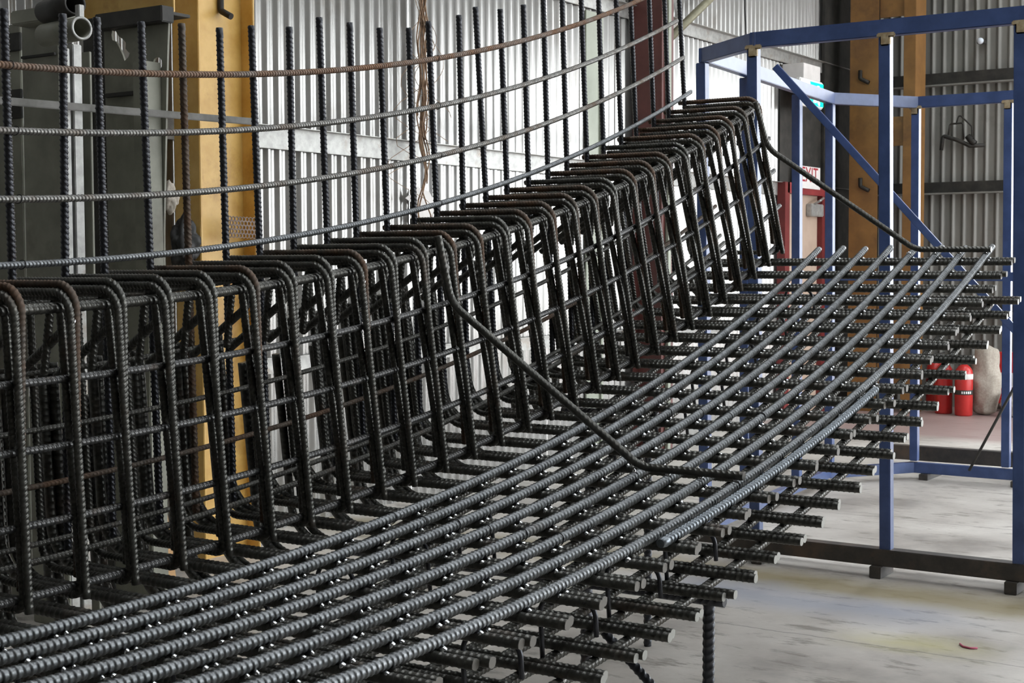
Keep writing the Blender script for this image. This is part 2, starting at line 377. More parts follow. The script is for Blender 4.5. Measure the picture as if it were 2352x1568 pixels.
# upstand: closed stirrups with two hooks, plus cap bars
st_path = fillet([(-1.128, .018, .505), (-1.058, .008, .775), (-1.004, -.005, .024), (-1.318, 0, .024), (-1.326, .010, .680), (-.930, .013, .680), (-1.262, .024, .478)], [.028, .030, .06, .045, .044])
stir = rebar('stirrup', st_path, .0096, .0118, .0014, .8, 10, roll=.98, tilt=2.3); stir.materials.append(M['bar_dark'])
cap_front = rebar('cap_bar', fillet([(-1.335, -.006, .689), (-1.004, -.006, .689), (-.990, -.005, .020)], .050), .0096, .0118, .0014, .8, 10, roll=.98, tilt=2.3)
cap_front.materials.append(M['bar_dark'])
cap_path = fillet([(-1.370, .012, .7055), (-1.000, .010, .7055), (-1.036, .012, .060)], .055)
capm = [rebar('lap_cap_bar', cap_path, .0096, .0118, .0012, .8, 10, roll=.98, tilt=2.3) for _ in range(2)]
capm[0].materials.append(M['bar_brown']); capm[1].materials.append(M['bar_dark'])
for j in range(ULAST+1):
    u = j-.35+random.uniform(-.05, .05)
    station('stirrup', stir, None, u); station('cap_bar', cap_front, None, u)
    station('lap_cap_bar', capm[0 if random.random() < .6 else 1], None, u)
# upstand: arc bars
US = ULAST+.6
def up_arc(nm, n, dx, r, mat, u0=-.85, pitch=.0115, h=.0014, skew=.75, **k): arc(nm, arc_mesh(nm, n, u0, US, r, pitch, h, skew, 10, tilt=1.2, roll=.7, **k), mat, dx, n)
up_arc('corner_bar', .656, -1.043, .0122, 'bar_dark', pitch=.014)
up_arc('corner_bar', .656, -1.296, .0105, 'bar_dark')
up_arc('foot_bar', .046, -1.022, .0095, 'bar_face')
up_arc('foot_bar', .046, -1.292, .0085, 'bar_dark')
for n, m in ((.502, 'bar_face'), (.358, 'bar_face'), (.198, 'bar_face')): up_arc('face_bar', n, -1.022, .0085, m, -.95-random.random()*.2)
for n, m in ((.490, 'bar_dark'), (.355, 'bar_dark'), (.222, 'bar_brown'), (.085, 'bar_dark')): up_arc('back_face_bar', n, -1.300, .0068, m, -.8)
# wall mesh above: arc bars in front of uprights
for n, m, u0 in ((1.206, 'bar_rusty', -.9), (1.056, 'bar_light', -.55), (.898, 'bar_light', -.6), (.745, 'bar_grey', -.7)):
    up_arc('wall_arc_bar', n, -1.318, .0083, m, u0, .0105, .0016, .55, disc=True)
UPR = [((9, 20), (29, 662)), ((144, 32), (150, 645)), ((222, 40), (241, 640)), ((324, 50), (346, 630)), ((417, 54), (434, 625)), ((504, 64), (520, 605)), ((577, 59), (597, 592)),
       ((664, 62), (675, 575)), ((733, 40), (752, 565)), ((803, 52), (819, 552)), ((872, 64), (890, 542)), ((939, 64), (952, 520)), ((984, 49), (1004, 506)), ((1054, 35), (1064, 487)),
       ((1092, 16), (1117, 470)), ((1149, 21), (1165, 452)), ((1202, 11), (1213, 385)), ((1248, 0), (1258, 385)), ((1291, 0), (1302, 382)), ((1335, 0), (1348, 365)), ((1375, 0), (1386, 350)),
       ((1415, 0), (1427, 330)), ((1448, 0), (1461, 305)), ((1491, 0), (1502, 295)), ((1526, 0), (1536, 272)), ((1560, 0), (1573, 255))]
XU = XE-1.3385
def nof(P): return RAD-math.hypot(P[1]-Y0, P[2]-Z0)
for k, (a, b) in enumerate(UPR):
    A = onP(a, 0, XU); Bp = onP(b, 0, XU); d = (A-Bp)/np.linalg.norm(A-Bp)
    if a[1] <= 0: A = A+d*(1.365+.03*math.sin(k*2.3)-nof(A))
    Bt = Bp-d*(nof(Bp)-.03)
    me = rebar('upright_bar', np.linspace(Bt-Bt, A-Bt, 6), .0102, .0130, .0015, .95, 10, roll=3.9, tilt=2.16)
    put('upright_bar', me, 'bar_brown' if k == 4 else 'bar_black', cage, Bt)
for k in range(3):                                     # uprights that go on beyond the left edge of the photograph
    u = 27.4+k*.95; A = pt(-1.3385, u, 1.33); Bt = pt(-1.3385, u, .03)
    put('upright_bar', rebar('upright_bar', np.linspace(Bt-Bt, A-Bt, 6), .0102, .0130, .0015, .95, 10, roll=3.9, tilt=2.16), 'bar_black', cage, Bt)
# two cranked brace bars from the upstand to the mat
for u, dx, m in ((-.02, .03, 'bar_dark'), (15.95, 0., 'bar_dark')):
    pth = fillet([(-1.018+dx, 0, .705), (-.993+dx, 0, .505), (-.400+dx*.3, 0, .052), (-.088, 0, .0495)], [.10, .10])
    station('brace_bar', rebar('brace_bar', pth, .0118, .0165, .0008, .9, 12), m, u)
# slab links between the two layers of the mat
lk = tube('slab_link', fillet([(-.885, 0, -.19), (-.885, 0, -.03), (-.765, 0, -.03), (-.765, 0, -.19)], .05), .0058, 8)
lk2 = tube('slab_link', fillet([(-.22, 0, -.19), (-.22, 0, -.03), (-.075, 0, -.03), (-.075, 0, -.11)], .045), .0058, 8)
lk.materials.append(M['bar_black']); lk2.materials.append(M['bar_black'])
for i in range(1, ULAST, 2): station('slab_link', lk, None, i+.42)
for i in range(17, ULAST, 2): station('slab_link', lk2, None, i+.42)
# weld beads (far too small to pick apart): one part
bm = bmesh.new()
def bead(P, s):
    mtx = Matrix.Translation(Vector(P)) @ Matrix.Diagonal((s*random.uniform(.7, 1.3), s*random.uniform(.7, 1.3), s*random.uniform(.8, 1.5), 1))
    bmesh.ops.create_icosphere(bm, subdivisions=1, radius=1, matrix=mtx)
cl = np.array(LOC[cage.name])
for i in range(ULAST):
    for kx, dx in enumerate(AX):
        for s in (-1, 1):
            if random.random() < .9: bead(pt(dx+.0145+random.uniform(-.002, .002), i+s*.085+.02, .008)-cl, .0072)
    bead(pt(-1.005, i-.4, .625)-cl, .0075)
for dx in AX[4:]: bead(pt(dx, 15.95, .036)-cl, .008); bead(pt(dx, -.02, .036)-cl, .008)
for i in range(0, ULAST):
    for dx in (-.115, -.217): bead(pt(dx+.016, i+.1, -.178)-cl, .006)
me = bpy.data.meshes.new('weld_beads'); bm.to_mesh(me); bm.free()
for p in me.polygons: p.use_smooth = True
put('weld_beads', me, 'weld', cage, cl, kind='stuff', label='small silver weld beads')
# tie wires twisted round the arc bars
ring = tube('tie_wire', np.array([(.0148*math.cos(a), .35*.0148*math.sin(a*1.0), .0148*math.sin(a)) for a in np.linspace(0, 2*math.pi, 20)]), .0012, 6); ring.materials.append(M['wire'])
def tie(dx, n, px):
    P = onP(px, 0, XE+dx); u = u_of(P); o = put('tie_wire', ring, None, cage, pt(dx, u, n), (TH(u), 0, .35)); o.scale = (.72,)*3 if n > .5 else (1.03,)*3
for k, px in enumerate([(898, 1196), (968, 1204), (1045, 1211), (1115, 1221), (1198, 1226), (1281, 1238), (1368, 1253)]): tie(AX[k], .024, px)
for k, px in enumerate([(1403, 939), (1471, 946), (1533, 946), (1606, 954), (1671, 959), (1748, 964)]): tie(AX[k], .024, px)
for n, px in ((1.206, (1002, 131)), (1.056, (1005, 240)), (.898, (1008, 351)), (.745, (1008, 463)), (1.206, (22, 146)), (1.056, (35, 301)), (.898, (42, 459)), (.745, (50, 612))):
    tie(-1.318, n, px)

# ------------------------------------------------------------------ trestles that carry the cage
def trestle(Y, legs, label, braces=(), stretch=None):
    zt = Z0-math.sqrt((RAD+.2205)**2-(Y-Y0)**2)
    root = thing('rebar_trestle', (XE-.7, Y, 0), label, 'trestle', 'trestles under the cage')
    def bar(nm, a, b, r, pitch, h): a = np.array(a, float); b = np.array(b, float); put(nm, rebar(nm, np.linspace(a-a, b-a, 4), r, pitch, h, .9, 12), 'bar_black', root, a)
    bar('top_bar', (XE+legs[-1]-.1, Y, zt), (XE+legs[0]+.06, Y, zt), .014, .019, .0016)
    for dx in legs: bar('leg', (XE+dx, Y+.031, 0), (XE+dx, Y+.031, zt), .0152, .0205, .0022)
    if stretch: bar('stretcher', (XE+stretch[0], Y+.06, .14), (XE+stretch[1], Y+.06, .14), .0115, .016, .0016)
    for a, b in braces: bar('diagonal_brace', (XE+a[0], Y-.03, a[1]), (XE+b[0], Y-.03, b[1]), .0125, .018, .002)
trestle(3.36, (-.120, -.490, -1.25), 'black ribbed steel bar trestle standing under the mat beside the open concrete floor', [((-.435, .50), (.09, .06))], (-1.3, -.42))
trestle(4.80, (-1.08, -1.34), 'black ribbed steel bar trestle under the raised end of the cage')
trestle(1.45, (-.25, -.75, -1.3), 'black ribbed steel bar trestle under the low end of the cage')

# ------------------------------------------------------------------ blue jig frame
jig = thing('jig_frame', (-2.6, 8, 0), 'tall blue painted steel jig frame with chamfered corners behind the cage', 'steel frame')
ZT = 2.475; S = .052
plan = dict(P1=(-2.94, 6.5), P2=(-2.29, 6.5), P3=(-1.69, 6.5), P4=(-1.05, 6.5), P0=(-3.37, 6.82), Q0=(-3.45, 7.5), Q1=(-3.53, 8.42), Q2=(-3.57, 9.06), Q3=(-3.19, 9.62), Q4=(-2.585, 9.62), Q5=(-1.95, 9.62))
for k, (px, py) in plan.items():
    rz = .0
    o = box('post', (px-S/2, py-S/2, .12), (px+S/2, py+S/2, ZT), 'blue', jig, .004)
    o.rotation_euler = (0, -.012 if k[0] == 'P' else -.006, 0)
    if k in ('P1', 'P2', 'P3', 'Q3', 'Q4'):
        b = box('bare_weld', (px-S/2-.006, py-S/2-.006, ZT-.045), (px+S/2-.012, py-S/2+.02, ZT+.004), 'bare', o if False else jig, .006)
        box('bare_weld', (px-S/2-.022, py-S/2-.005, ZT-.008), (px+S/2+.012, py-S/2+.01, ZT+.014), 'bare', jig, .005)
def rail(a, b, z=ZT+.037, hgt=.074, mat='blue', nm='top_rail', wdt=.05, ext=.0):
    A = np.array([*a, z]); Bv = np.array([*b, z]); d = (Bv-A)/np.linalg.norm(Bv-A)
    return beam(nm, A-d*ext, Bv+d*ext, wdt, hgt, mat, jig)
order = ['Q0', 'P0', 'P1']
rail(plan['P1'], plan['P4'], ext=.026); rail(plan['P1'], plan['P0'], ext=.02); rail(plan['P0'], plan['Q2'], ext=.026)
rail(plan['Q2'], plan['Q3'], ext=.01); rail(plan['Q3'], plan['Q5'], ext=.026)
rail(plan['P1'], plan['P4'], .095, .078, 'darkrail', 'bottom_rail', .075, .12)
rail((-3.3, 6.64), (-1.0, 6.64), .062, .04, 'darkrail', 'bottom_rail', .05)
rail(plan['P0'], plan['Q2'], .075, .06, 'blue', 'bottom_rail', .05)
rail(plan['P1'], plan['P0'], .075, .06, 'blue', 'bottom_rail', .05)
rail(plan['Q2'], plan['Q3'], .075, .07, 'blue', 'bottom_rail', .05)
rail(plan['Q3'], plan['Q5'], .075, .07, 'blue', 'bottom_rail', .05, .03)
rail((-3.5, 10.1), (-1.6, 10.1), .11, .1, 'darkrail', 'bottom_rail', .08)
rail((-3.6, 9.3), (-1.3, 9.3), 1.36, .055, 'blue', 'mid_rail', .05)
for fx in (-2.31, -1.70, -1.15, -2.9):
    box('foot', (fx-.027, 6.44, 0), (fx+.027, 6.62, .056), 'darkrail', jig, .003)
for fx in (-3.1, -2.5): box('foot', (fx-.03, 9.55, 0), (fx+.03, 10.15, .04), 'darkrail', jig, .003)
A = onP((1780, 152), 0, -3.36); Bv = onP((2365, 795), 1, 8.3)
beam('diagonal_brace', A, Bv, .025, .040, 'blue', jig, up=(0, -.2, 1))
rod0 = onP((2226, 1080), 2, .12); rod1 = onP((2356, 840), 1, rod0[1]-.15)
put('leaning_rod', tube('leaning_rod', [(0, 0, 0), tuple(rod1-rod0)], .009, 10), 'dark', None, rod0, label='thin dark steel rod leaning against the blue jig frame', cat='rod')

# ------------------------------------------------------------------ columns and steelwork on the left wall
def hook(parent, P, s=1.0, d=1):
    pth = fillet([(0, 0, .055*s), (.0, 0, -.01*s), (.07*s*d, 0, -.045*s)], .02*s)
    put('hook', tube('hook', pth, .016*s, 10), 'hook', parent, P)
yc = thing('yellow_column', (XW+.2, 5.4, 0), 'yellow painted steel wall column beside the grey corrugated wall', 'column')
ya = onP((404, 300), 0, XW+.03)[1]
xi = XW+.36                                       # toes of the flanges
y1 = onP((463, 300), 0, xi)[1]; y2 = onP((588, 300), 0, xi)[1]
xf = onP((404, 300), 1, y1)[0]
box('flange', (xf, y1-.014, 0), (xi, y1, ZR), 'yellow', yc, .003)
box('flange', (xf, y2-.014, 0), (xi, y2, ZR), 'yellow', yc, .003)
box('web', ((xf+xi)/2-.006, y1, 0), ((xf+xi)/2+.006, y2-.014, ZR), 'yellow', yc, 0)
box('cap_plate', (XW+.03, y1-.02, 4.6), (xi, y2+.01, 4.63), 'yellow', yc, .003)
hook(yc, onP((507, 20), 0, (xf+xi)/2+.02), 1.0)
cb = thing('crane_beam', (-5, 4.2, 2.9), 'yellow painted horizontal steel beam above the leaning panels', 'beam')
bz = onP((300, 10), 1, 4.50)[2]; bx0 = onP((140, 10), 1, 4.50)[0]-1.2; bx1 = onP((398, 10), 1, 4.50)[0]
zl = onP((390, 28), 1, 4.50)[2]
box('web', (bx0, 4.50, zl), (bx1, 4.512, zl+.36), 'yellow', cb, .002)
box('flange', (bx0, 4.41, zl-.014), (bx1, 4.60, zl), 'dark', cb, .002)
box('flange', (bx0, 4.41, zl+.36), (bx1, 4.60, zl+.374), 'yellow', cb, .002)
mc = thing('maroon_column', (XW+.2, 10, 0), 'dark maroon steel I-section column standing against the corrugated wall', 'column')
my = onP((1457, 300), 0, XW+.03)[1]; mx = XW+.30
ml = onP((1520, 300), 0, mx)[1]; mr = onP((1544, 300), 0, mx)[1]
box('flange', (mx-.012, ml, 0), (mx, ml+.19, ZR), 'maroon', mc, .002)
box('flange', (XW+.05, ml, 0), (XW+.062, ml+.19, ZR), 'maroon', mc, .002)
box('web', (XW+.062, ml+.088, 0), (mx-.012, ml+.098, ZR), 'maroon', mc, 0)
me = plate_mesh('gusset', [(XW+.062, ml+.004, 2.2), (mx-.012, ml+.004, 2.2), (mx-.012, ml+.004, 4.2), (XW+.062, ml+.004, 4.2)], [], (0, .006, 0))
put('gusset', me, 'maroon', mc)
o = box('pipe_cover', (mx+.004, ml+.05, 0), (mx+.03, ml+.10, ZR), 'strip', mc, .004)
sp = thing('wall_flashing', (XW+.03, 9.3, 0), 'grey-green flat flashing strip running up the corrugated wall', 'flashing')
ys0 = onP((1348, 200), 0, XW+.04)[1]; ys1 = onP((1383, 200), 0, XW+.04)[1]
box('face', (XW+.022, ys0, 0), (XW+.034, ys1, 3.28), 'strip', sp, .002); box('edge', (XW+.03, ys1-.03, 0), (XW+.05, ys1, 3.28), 'strip', sp, .002)
A = onP((1700, -70), 0, XW+.2); Bv = onP((1528, 98), 0, XW+.2)
put('wall_brace', tube('wall_brace', [(0, 0, 0), tuple(Bv-A)], .032, 14), 'olive', None, A, label='olive round tube brace running diagonally up the wall', cat='brace')
pth = [onP(p, 0, XW+.05) for p in ((1712, -60), (1711, 20), (1713, 60), (1714, 110))]
put('cable', tube('cable', np.array(pth)-pth[0], .008, 8), 'cable', None, pth[0], label='thin black cable hanging down the corrugated wall above the jig frame', cat='cable')
# dried vine strands
vn = thing('dried_vine', tuple(onP((975, 330), 0, XW+.08)), 'brown dried vine hanging down the corrugated wall', 'vine')
for s in range(16):
    x0 = 975+rng.normal(0, 7); yb = (330, 560, 300, 420)[s % 4]+rng.uniform(-60, 40); ph = rng.uniform(0, 6); pts = []
    for yy in np.linspace(-60, yb, 26):
        sp_ = 3+abs(yy-150)/45 if s < 11 else 14+abs(yy)/9
        pts.append(onP((x0-.045*yy*0+sp_*math.sin(yy/(23+3*(s % 5))+ph)+(0 if s < 11 else (yy+60)*.07*(-1)**s), yy), 0, XW+.135+.02*math.sin(yy/31+s)))
    P = np.array(pts); put('strand', tube('strand', P-P[0], .0045 if s < 11 else .0018, 6), 'vine', vn, P[0])
# ------------------------------------------------------------------ panels stored at the left
def wbox(name, pl, pr, ytop, Y, ybot_z, dep, mat, parent, tilt=0., **k):
    """upright plate facing -Y between two pixel columns measured at y=300"""
    a = onP((pl, 300), 1, Y); b = onP((pr, 300), 1, Y); z = onP(((pl+pr)/2, ytop), 1, Y)[2]
    return box(name, (a[0], Y, ybot_z), (b[0], Y+dep, z), mat, parent, .003, **k)
p1 = thing('steel_panel', tuple(onP((95, 1300), 1, 3.8)*[1, 1, 0]), 'weathered grey-green steel box panel with galvanised edges coloured paler for the side light below the pipe end', 'panel')
wbox('face', 54, 138, 38, 3.8, .0, .012, 'galv_green', p1)
Xr = onP((138, 300), 1, 3.8)[0]
f1 = onP((150, 300), 0, Xr)[1]; f2 = onP((164, 300), 0, Xr)[1]; f3 = onP((190, 300), 0, Xr)[1]
zt1 = onP((150, 110), 0, Xr)[2]
box('edge_flange', (Xr-.06, 3.812, 0), (Xr, f2, zt1), 'galv', p1, .003)  # both edge flanges in paler steel: side light put into the colour
box('edge_flange', (Xr-.06, f2+.012, 0), (Xr+.004, f3, zt1+.02), 'galv', p1, .003)
box('back', (Xr-.20, f3+.04, 0), (Xr, f3+.052, zt1), 'galv_green', p1, .002)
box('rib', (onP((54, 300), 1, 3.8)[0]+.01, 3.785, onP((90, 132), 1, 3.8)[2]), (Xr-.01, 3.8, onP((90, 126), 1, 3.8)[2]), 'dark', p1, .002)
box('head_beam', (onP((42, 30), 1, 3.75)[0], 3.71, onP((90, 55), 1, 3.75)[2]), (onP((152, 30), 1, 3.75)[0], 3.8, onP((90, 22), 1, 3.75)[2]), 'galv_green', p1, .006)
lp = thing('steel_panel', tuple(onP((20, 1300), 1, 3.79)*[1, 1, 0]), 'dark slotted steel box panel, outermost of the stored panels', 'panel')
wbox('face', -40, 50, 60, 3.95, 0, .012, 'galv_green', lp); wbox('slot', 14, 50, 75, 3.936, onP((30, 98), 1, 3.79)[2], .012, 'dark', lp)
wbox('slot', 16, 50, 205, 3.936, onP((30, 260), 1, 3.79)[2], .012, 'dark', lp)
p2 = thing('steel_panel', tuple(onP((290, 1300), 1, 4.3)*[1, 1, 0]), 'weathered steel panel with a ragged torn hole near its top', 'panel')
Yp = 4.3
outer = [onP(p, 1, Yp) for p in ((238, 48), (388, 22), (384, 130), (380, 330), (376, 520))]
zb = 0.0; br = onP((370, 700), 1, Yp); bl = onP((255, 700), 1, Yp)
outer += [np.array([br[0]-.01, Yp, zb]), np.array([bl[0], Yp, zb])]
hole = [onP(p, 1, Yp) for p in ((259, 62), (266, 72), (272, 82), (282, 90), (289, 98), (288, 112), (298, 122), (295, 131), (286, 140), (282, 128), (276, 114), (270, 102), (266, 96), (258, 92), (256, 80))]
hole2 = [onP((362+11*math.cos(a), 146+15*math.sin(a)), 1, Yp) for a in np.linspace(0, 2*math.pi, 14)[:-1]]
put('face', plate_mesh('face', outer, [hole, hole2], (0, .01, 0)), 'galv_green', p2)
e0 = onP((318, 300), 1, Yp-.08)
box('edge_flange', (e0[0]-.02, Yp-.09, 0), (e0[0]+.055, Yp, onP((318, 150), 1, Yp)[2]), 'galv_green', p2, .004)
box('slot', (onP((246, 218), 1, Yp)[0], Yp-.012, onP((280, 222), 1, Yp)[2]), (onP((316, 210), 1, Yp)[0], Yp, onP((280, 212), 1, Yp)[2]), 'dark', p2, .002)
box('head_angle', (outer[0][0], Yp-.05, outer[1][2]-.055), (outer[1][0]+.01, Yp+.02, outer[1][2]+.012), 'dark', p2, .004)
wbox('gap_shade', 194, 246, 46, 4.36, 0, .012, 'dark', p2)  # dark plate standing in for the shade in the gap between panels
pc = onP((187, 65), 1, 3.60)
pp = thing('pipe', tuple(pc), 'short grey steel pipe lying on the stored panels, open end showing', 'pipe')
ro, ri = .043, .034
prof = [(ri, -.25), (ri, .0), (ro, .0), (ro, -.25)]
pm = lathe('shell', [(ri, -.25), (ri, 0), (ro, 0), (ro, -.25), (ri, -.25)], 26, False); put('shell', pm, 'galv_green', pp, pc, (0, math.radians(90), math.radians(-8)))
rim = lathe('rim', [(ri, 0.001), (ri, .004), (ro, .004), (ro, .001)], 26, False); put('rim', rim, 'galv', pp, pc, (0, math.radians(90), math.radians(-8)))
box('strap', tuple(pc+[-.02, -.012, .04]), tuple(pc+[.004, .012, .085]), 'galv', pp, .002)
pc2 = onP((172, 8), 1, 3.60)
pp2 = thing('pipe', tuple(pc2), 'dark rusty pipe above the open grey pipe end', 'pipe')
pm2 = pm.copy(); pm2.materials.clear(); put('shell', pm2, 'dark', pp2, pc2, (0, math.radians(90), math.radians(-14)), label='dark shell')
# long flat bar in front of the panels
beam('flat_bar', onP((-60, 226), 0, -4.59), onP((579, 279), 0, -4.59), .012, .030, 'galv_dark', None, label='long flat steel bar running past the stored panels to the yellow column', cat='flat bar')
# perforated plate hung on the yellow column (honeycomb cells)
def honeycomb(name, P, ex, ez, nx, nz, thick):
    V = []; F = []; rx = 1.0
    for iz in range(nz):
        for ix in range(nx):
            c0 = P+ex*(ix+.5*(iz % 2))+ez*iz*.87
            ring_o = [c0+ex*.577*math.cos(math.pi/6+k*math.pi/3)*1.0+ez*.577*math.sin(math.pi/6+k*math.pi/3) for k in range(6)]
            ring_i = [c0+(q-c0)*.68 for q in ring_o]; b = len(V)
            for q in ring_o+ring_i: V.append(tuple(q))
            for q in ring_o+ring_i: V.append(tuple(q+thick))
            for k in range(6):
                k2 = (k+1) % 6; F += [(b+k, b+k2, b+6+k2, b+6+k), (b+12+k2, b+12+k, b+18+k, b+18+k2), (b+6+k, b+6+k2, b+18+k2, b+18+k)]
    me = bpy.data.meshes.new(name); me.from_pydata(V, [], F); me.update(); return me
P = onP((528, 540), 0, xi+.02); Pr = onP((590, 543), 0, xi+.02)
ex = (Pr-P)/8.0; ez = np.array([0, 0, np.linalg.norm(ex)])
put('perforated_plate', honeycomb('perforated_plate', P-P, ex, ez, 8, 5, np.array([.004, 0, 0])), rough_mat('brown_plate', (.13, .09, .07), (.2, .15, .12), 20, .6, .3), None, P, label='small brown perforated steel plate hung on the yellow column', cat='plate')
# rubbish beside the yellow column
def lump(name, P, size, mat, sub=3, amp=.25, sc=6., **k):
    bm = bmesh.new(); bmesh.ops.create_icosphere(bm, subdivisions=sub, radius=1)
    from mathutils import noise as mn
    for v in bm.verts:
        f = 1+amp*mn.noise(v.co*sc*.35+Vector((P[0], P[1], P[2])))+amp*.5*abs(mn.noise(v.co*sc))
        v.co = Vector((v.co.x*size[0]*f, v.co.y*size[1]*f, v.co.z*size[2]*f))
    me = bpy.data.meshes.new(name); bm.to_mesh(me); bm.free()
    for p in me.polygons: p.use_smooth = True
    return put(name, me, mat, None, P, **k)
lump('crumpled_bag', onP((390, 452), 0, -5.12), (.03, .04, .06), 'sack', 4, .6, 5, label='crumpled pale plastic bag hanging beside the yellow column', cat='bag')
lump('cable_coil', np.array([-5.17, y1-.085, onP((404, 560), 0, -5.17)[2]]), (.05, .075, .11), 'black', 4, .5, 6, label='dark bundle of cable hung between the panels and yellow column', cat='cable bundle')
A = onP((372, 1290), 0, -4.75); 
q = [onP(p, 0, -4.97) for p in ((345, 950), (352, 950), (397, 1265), (345, 1265))]
pl = plate_mesh('timber_plank', q[:3]+[q[2]*[1, 1, 0]+[0, .02, 0], q[3]*[1, 1, 0]]+q[3:], [], (-.03, 0, 0))
put('timber_plank', pl, 'timber', None, label='tan timber offcut leaning behind the cage near the yellow column', cat='plank')
wp = thing('wall_bracket', tuple(onP((412, 880), 0, -5.3)), 'pale steel bracket with a dark hole between panels and yellow column', 'bracket')
a = onP((395, 908), 0, -5.3); b = onP((426, 845), 0, -5.3)
put('plate', plate_mesh('plate', [(-5.3, a[1], a[2]), (-5.3, b[1], a[2]), (-5.3, b[1], b[2]), (-5.3, a[1], b[2])], [[onP((411+6*math.cos(t), 893+6*math.sin(t)), 0, -5.3) for t in np.linspace(0, 6.28, 11)[:-1]]], (-.012, 0, 0)), 'galv', wp)
tp = [onP(p, 0, XW+.04) for p in ((930, 455), (960, 430), (985, 440), (1000, 470), (985, 520), (955, 528), (940, 500), (950, 470))]
put('torn_sheet', plate_mesh('torn_sheet', tp, [], (.004, 0, 0)), 'paper', None, label='torn white paper sheet stuck on the corrugated wall', cat='paper')

# ------------------------------------------------------------------ far end: columns, door, signs, fire gear
oc = thing('orange_column', (-5.1, 13.6, 0), 'wide orange painted double column against the back wall', 'column')
Yc = 13.75
xa = onP((1951, 300), 1, Yc)[0]; xb = onP((2016, 300), 1, Yc)[0]; xc = onP((2074, 300), 1, Yc)[0]; xd = onP((2101, 300), 1, Yc)[0]
box('flange', (xa, Yc, 0), (xb, Yc+.015, ZR), 'orange', oc, .002); box('web', (xa+.12, Yc+.015, 0), (xa+.132, Yc+.3, ZR), 'orange', oc, 0)
box('flange', (xc, Yc, 0), (xd, Yc+.015, ZR), 'orange', oc, .002); box('web', (xd-.012, Yc+.015, 0), (xd, Yc+.3, ZR), 'orange', oc, 0)
z0 = onP((2045, 38), 1, Yc)[2]; box('tie_plate', (xb, Yc+.03, z0), (xc, Yc+.045, z0+.6), 'orange', oc, .002); box('tie_plate', (xb, Yc+.03, onP((2045, 335), 1, Yc)[2]), (xc, Yc+.045, onP((2045, 268), 1, Yc)[2]), 'orange', oc, .002)
box('tie_plate', (xb, Yc+.03, .25), (xc, Yc+.045, 1.1), 'orange', oc, .002)
hook(oc, onP((1976, 178), 1, Yc-.02), 1.25); hook(oc, onP((1976, 425), 1, Yc-.02), 1.25)
# dark flashing in the corner
box('trim_1', (XW+.03, 13.62, 0), (XW+.06, YB-.1, ZR), 'dark', kind='structure')
# door
dr = thing('door_1', (XW+.05, 13.5, 0), kind='structure'); xd0 = XW+.06
ya, yb_, yc_ = (onP((q, 520), 0, xd0)[1] for q in (1846, 1877, 1903)); zh = onP((1870, 450), 0, xd0)[2]
leaf = box('door_leaf', (xd0-.03, ya-.45, 0), (xd0, yb_, zh), 'beige', dr, .003)
box('jamb', (xd0-.03, yb_, 0), (xd0+.05, yc_, zh), 'darkred', dr, .003); box('header', (xd0-.03, ya-.5, zh), (xd0+.05, yc_, zh+.10), 'dullred', dr, .003)
box('jamb', (xd0-.03, ya-.56, 0), (xd0+.05, ya-.45, zh+.1), 'darkred', dr, .003)
ysr = onP((1796, 400), 0, XW+.05)[1]; box('recess_shade', (XW+.02, ysr, 0), (xd0-.032, yc_+.1, 3.28), 'dark', dr, .003)  # dark sheet standing in for the shaded recess around the door
box('door_closer', (xd0, ya+.05, zh-.2), (xd0+.06, yb_+.02, zh-.08), 'galv', leaf, .008)
put('closer_arm', tube('closer_arm', fillet([(0, 0, 0), (.08, .02, .05), (.03, .22, .08)], .01), .012, 8), 'galv', dr, (xd0+.03, ya+.12, zh-.1))
# EXIT notice
def text(name, body, size, mat, parent, loc, rot, extr=.0008):
    cu = bpy.data.curves.new(name, 'FONT'); cu.body = body; cu.size = size; cu.extrude = extr; cu.align_x = 'CENTER'; cu.align_y = 'CENTER'
    t = bpy.data.objects.new(name, cu); col.objects.link(t); bpy.context.view_layer.update()
    me = bpy.data.meshes.new_from_object(t.evaluated_get(bpy.context.evaluated_depsgraph_get())); me.name = name
    bpy.data.objects.remove(t); return put(name, me, mat, parent, loc, rot)
ex_ = thing('exit_notice', (xd0+.02, 13.5, 2.3), 'white paper notice with red EXIT lettering above the red door', 'sign')
e0 = onP((1846, 432), 0, xd0+.06); e1 = onP((1884, 386), 0, xd0+.06)
box('sheet', (xd0+.055, e0[1]-.12, e0[2]), (xd0+.06, e1[1], e1[2]), 'paper', ex_, 0)
text('lettering', 'EXIT', .20, 'redink', ex_, (xd0+.0615, (e0[1]-.12+e1[1])/2, (e0[2]+e1[2])/2+.02), (math.pi/2, 0, math.pi/2))
es = thing('exit_sign', tuple(onP((1865, 215), 0, XW+.3)), 'illuminated green and white emergency exit sign hanging by the door', 'sign')
a = onP((1838, 240), 0, XW+.25); b = onP((1891, 190), 0, XW+.25)
box('housing', (XW+.2, a[1], a[2]), (XW+.25, b[1], b[2]), 'white', es, .01)
ym = a[1]+(b[1]-a[1])*.42; g = box('green_panel', (XW+.25, ym, a[2]+.02), (XW+.256, b[1]-.01, b[2]-.02), 'green_lit', es, .001)
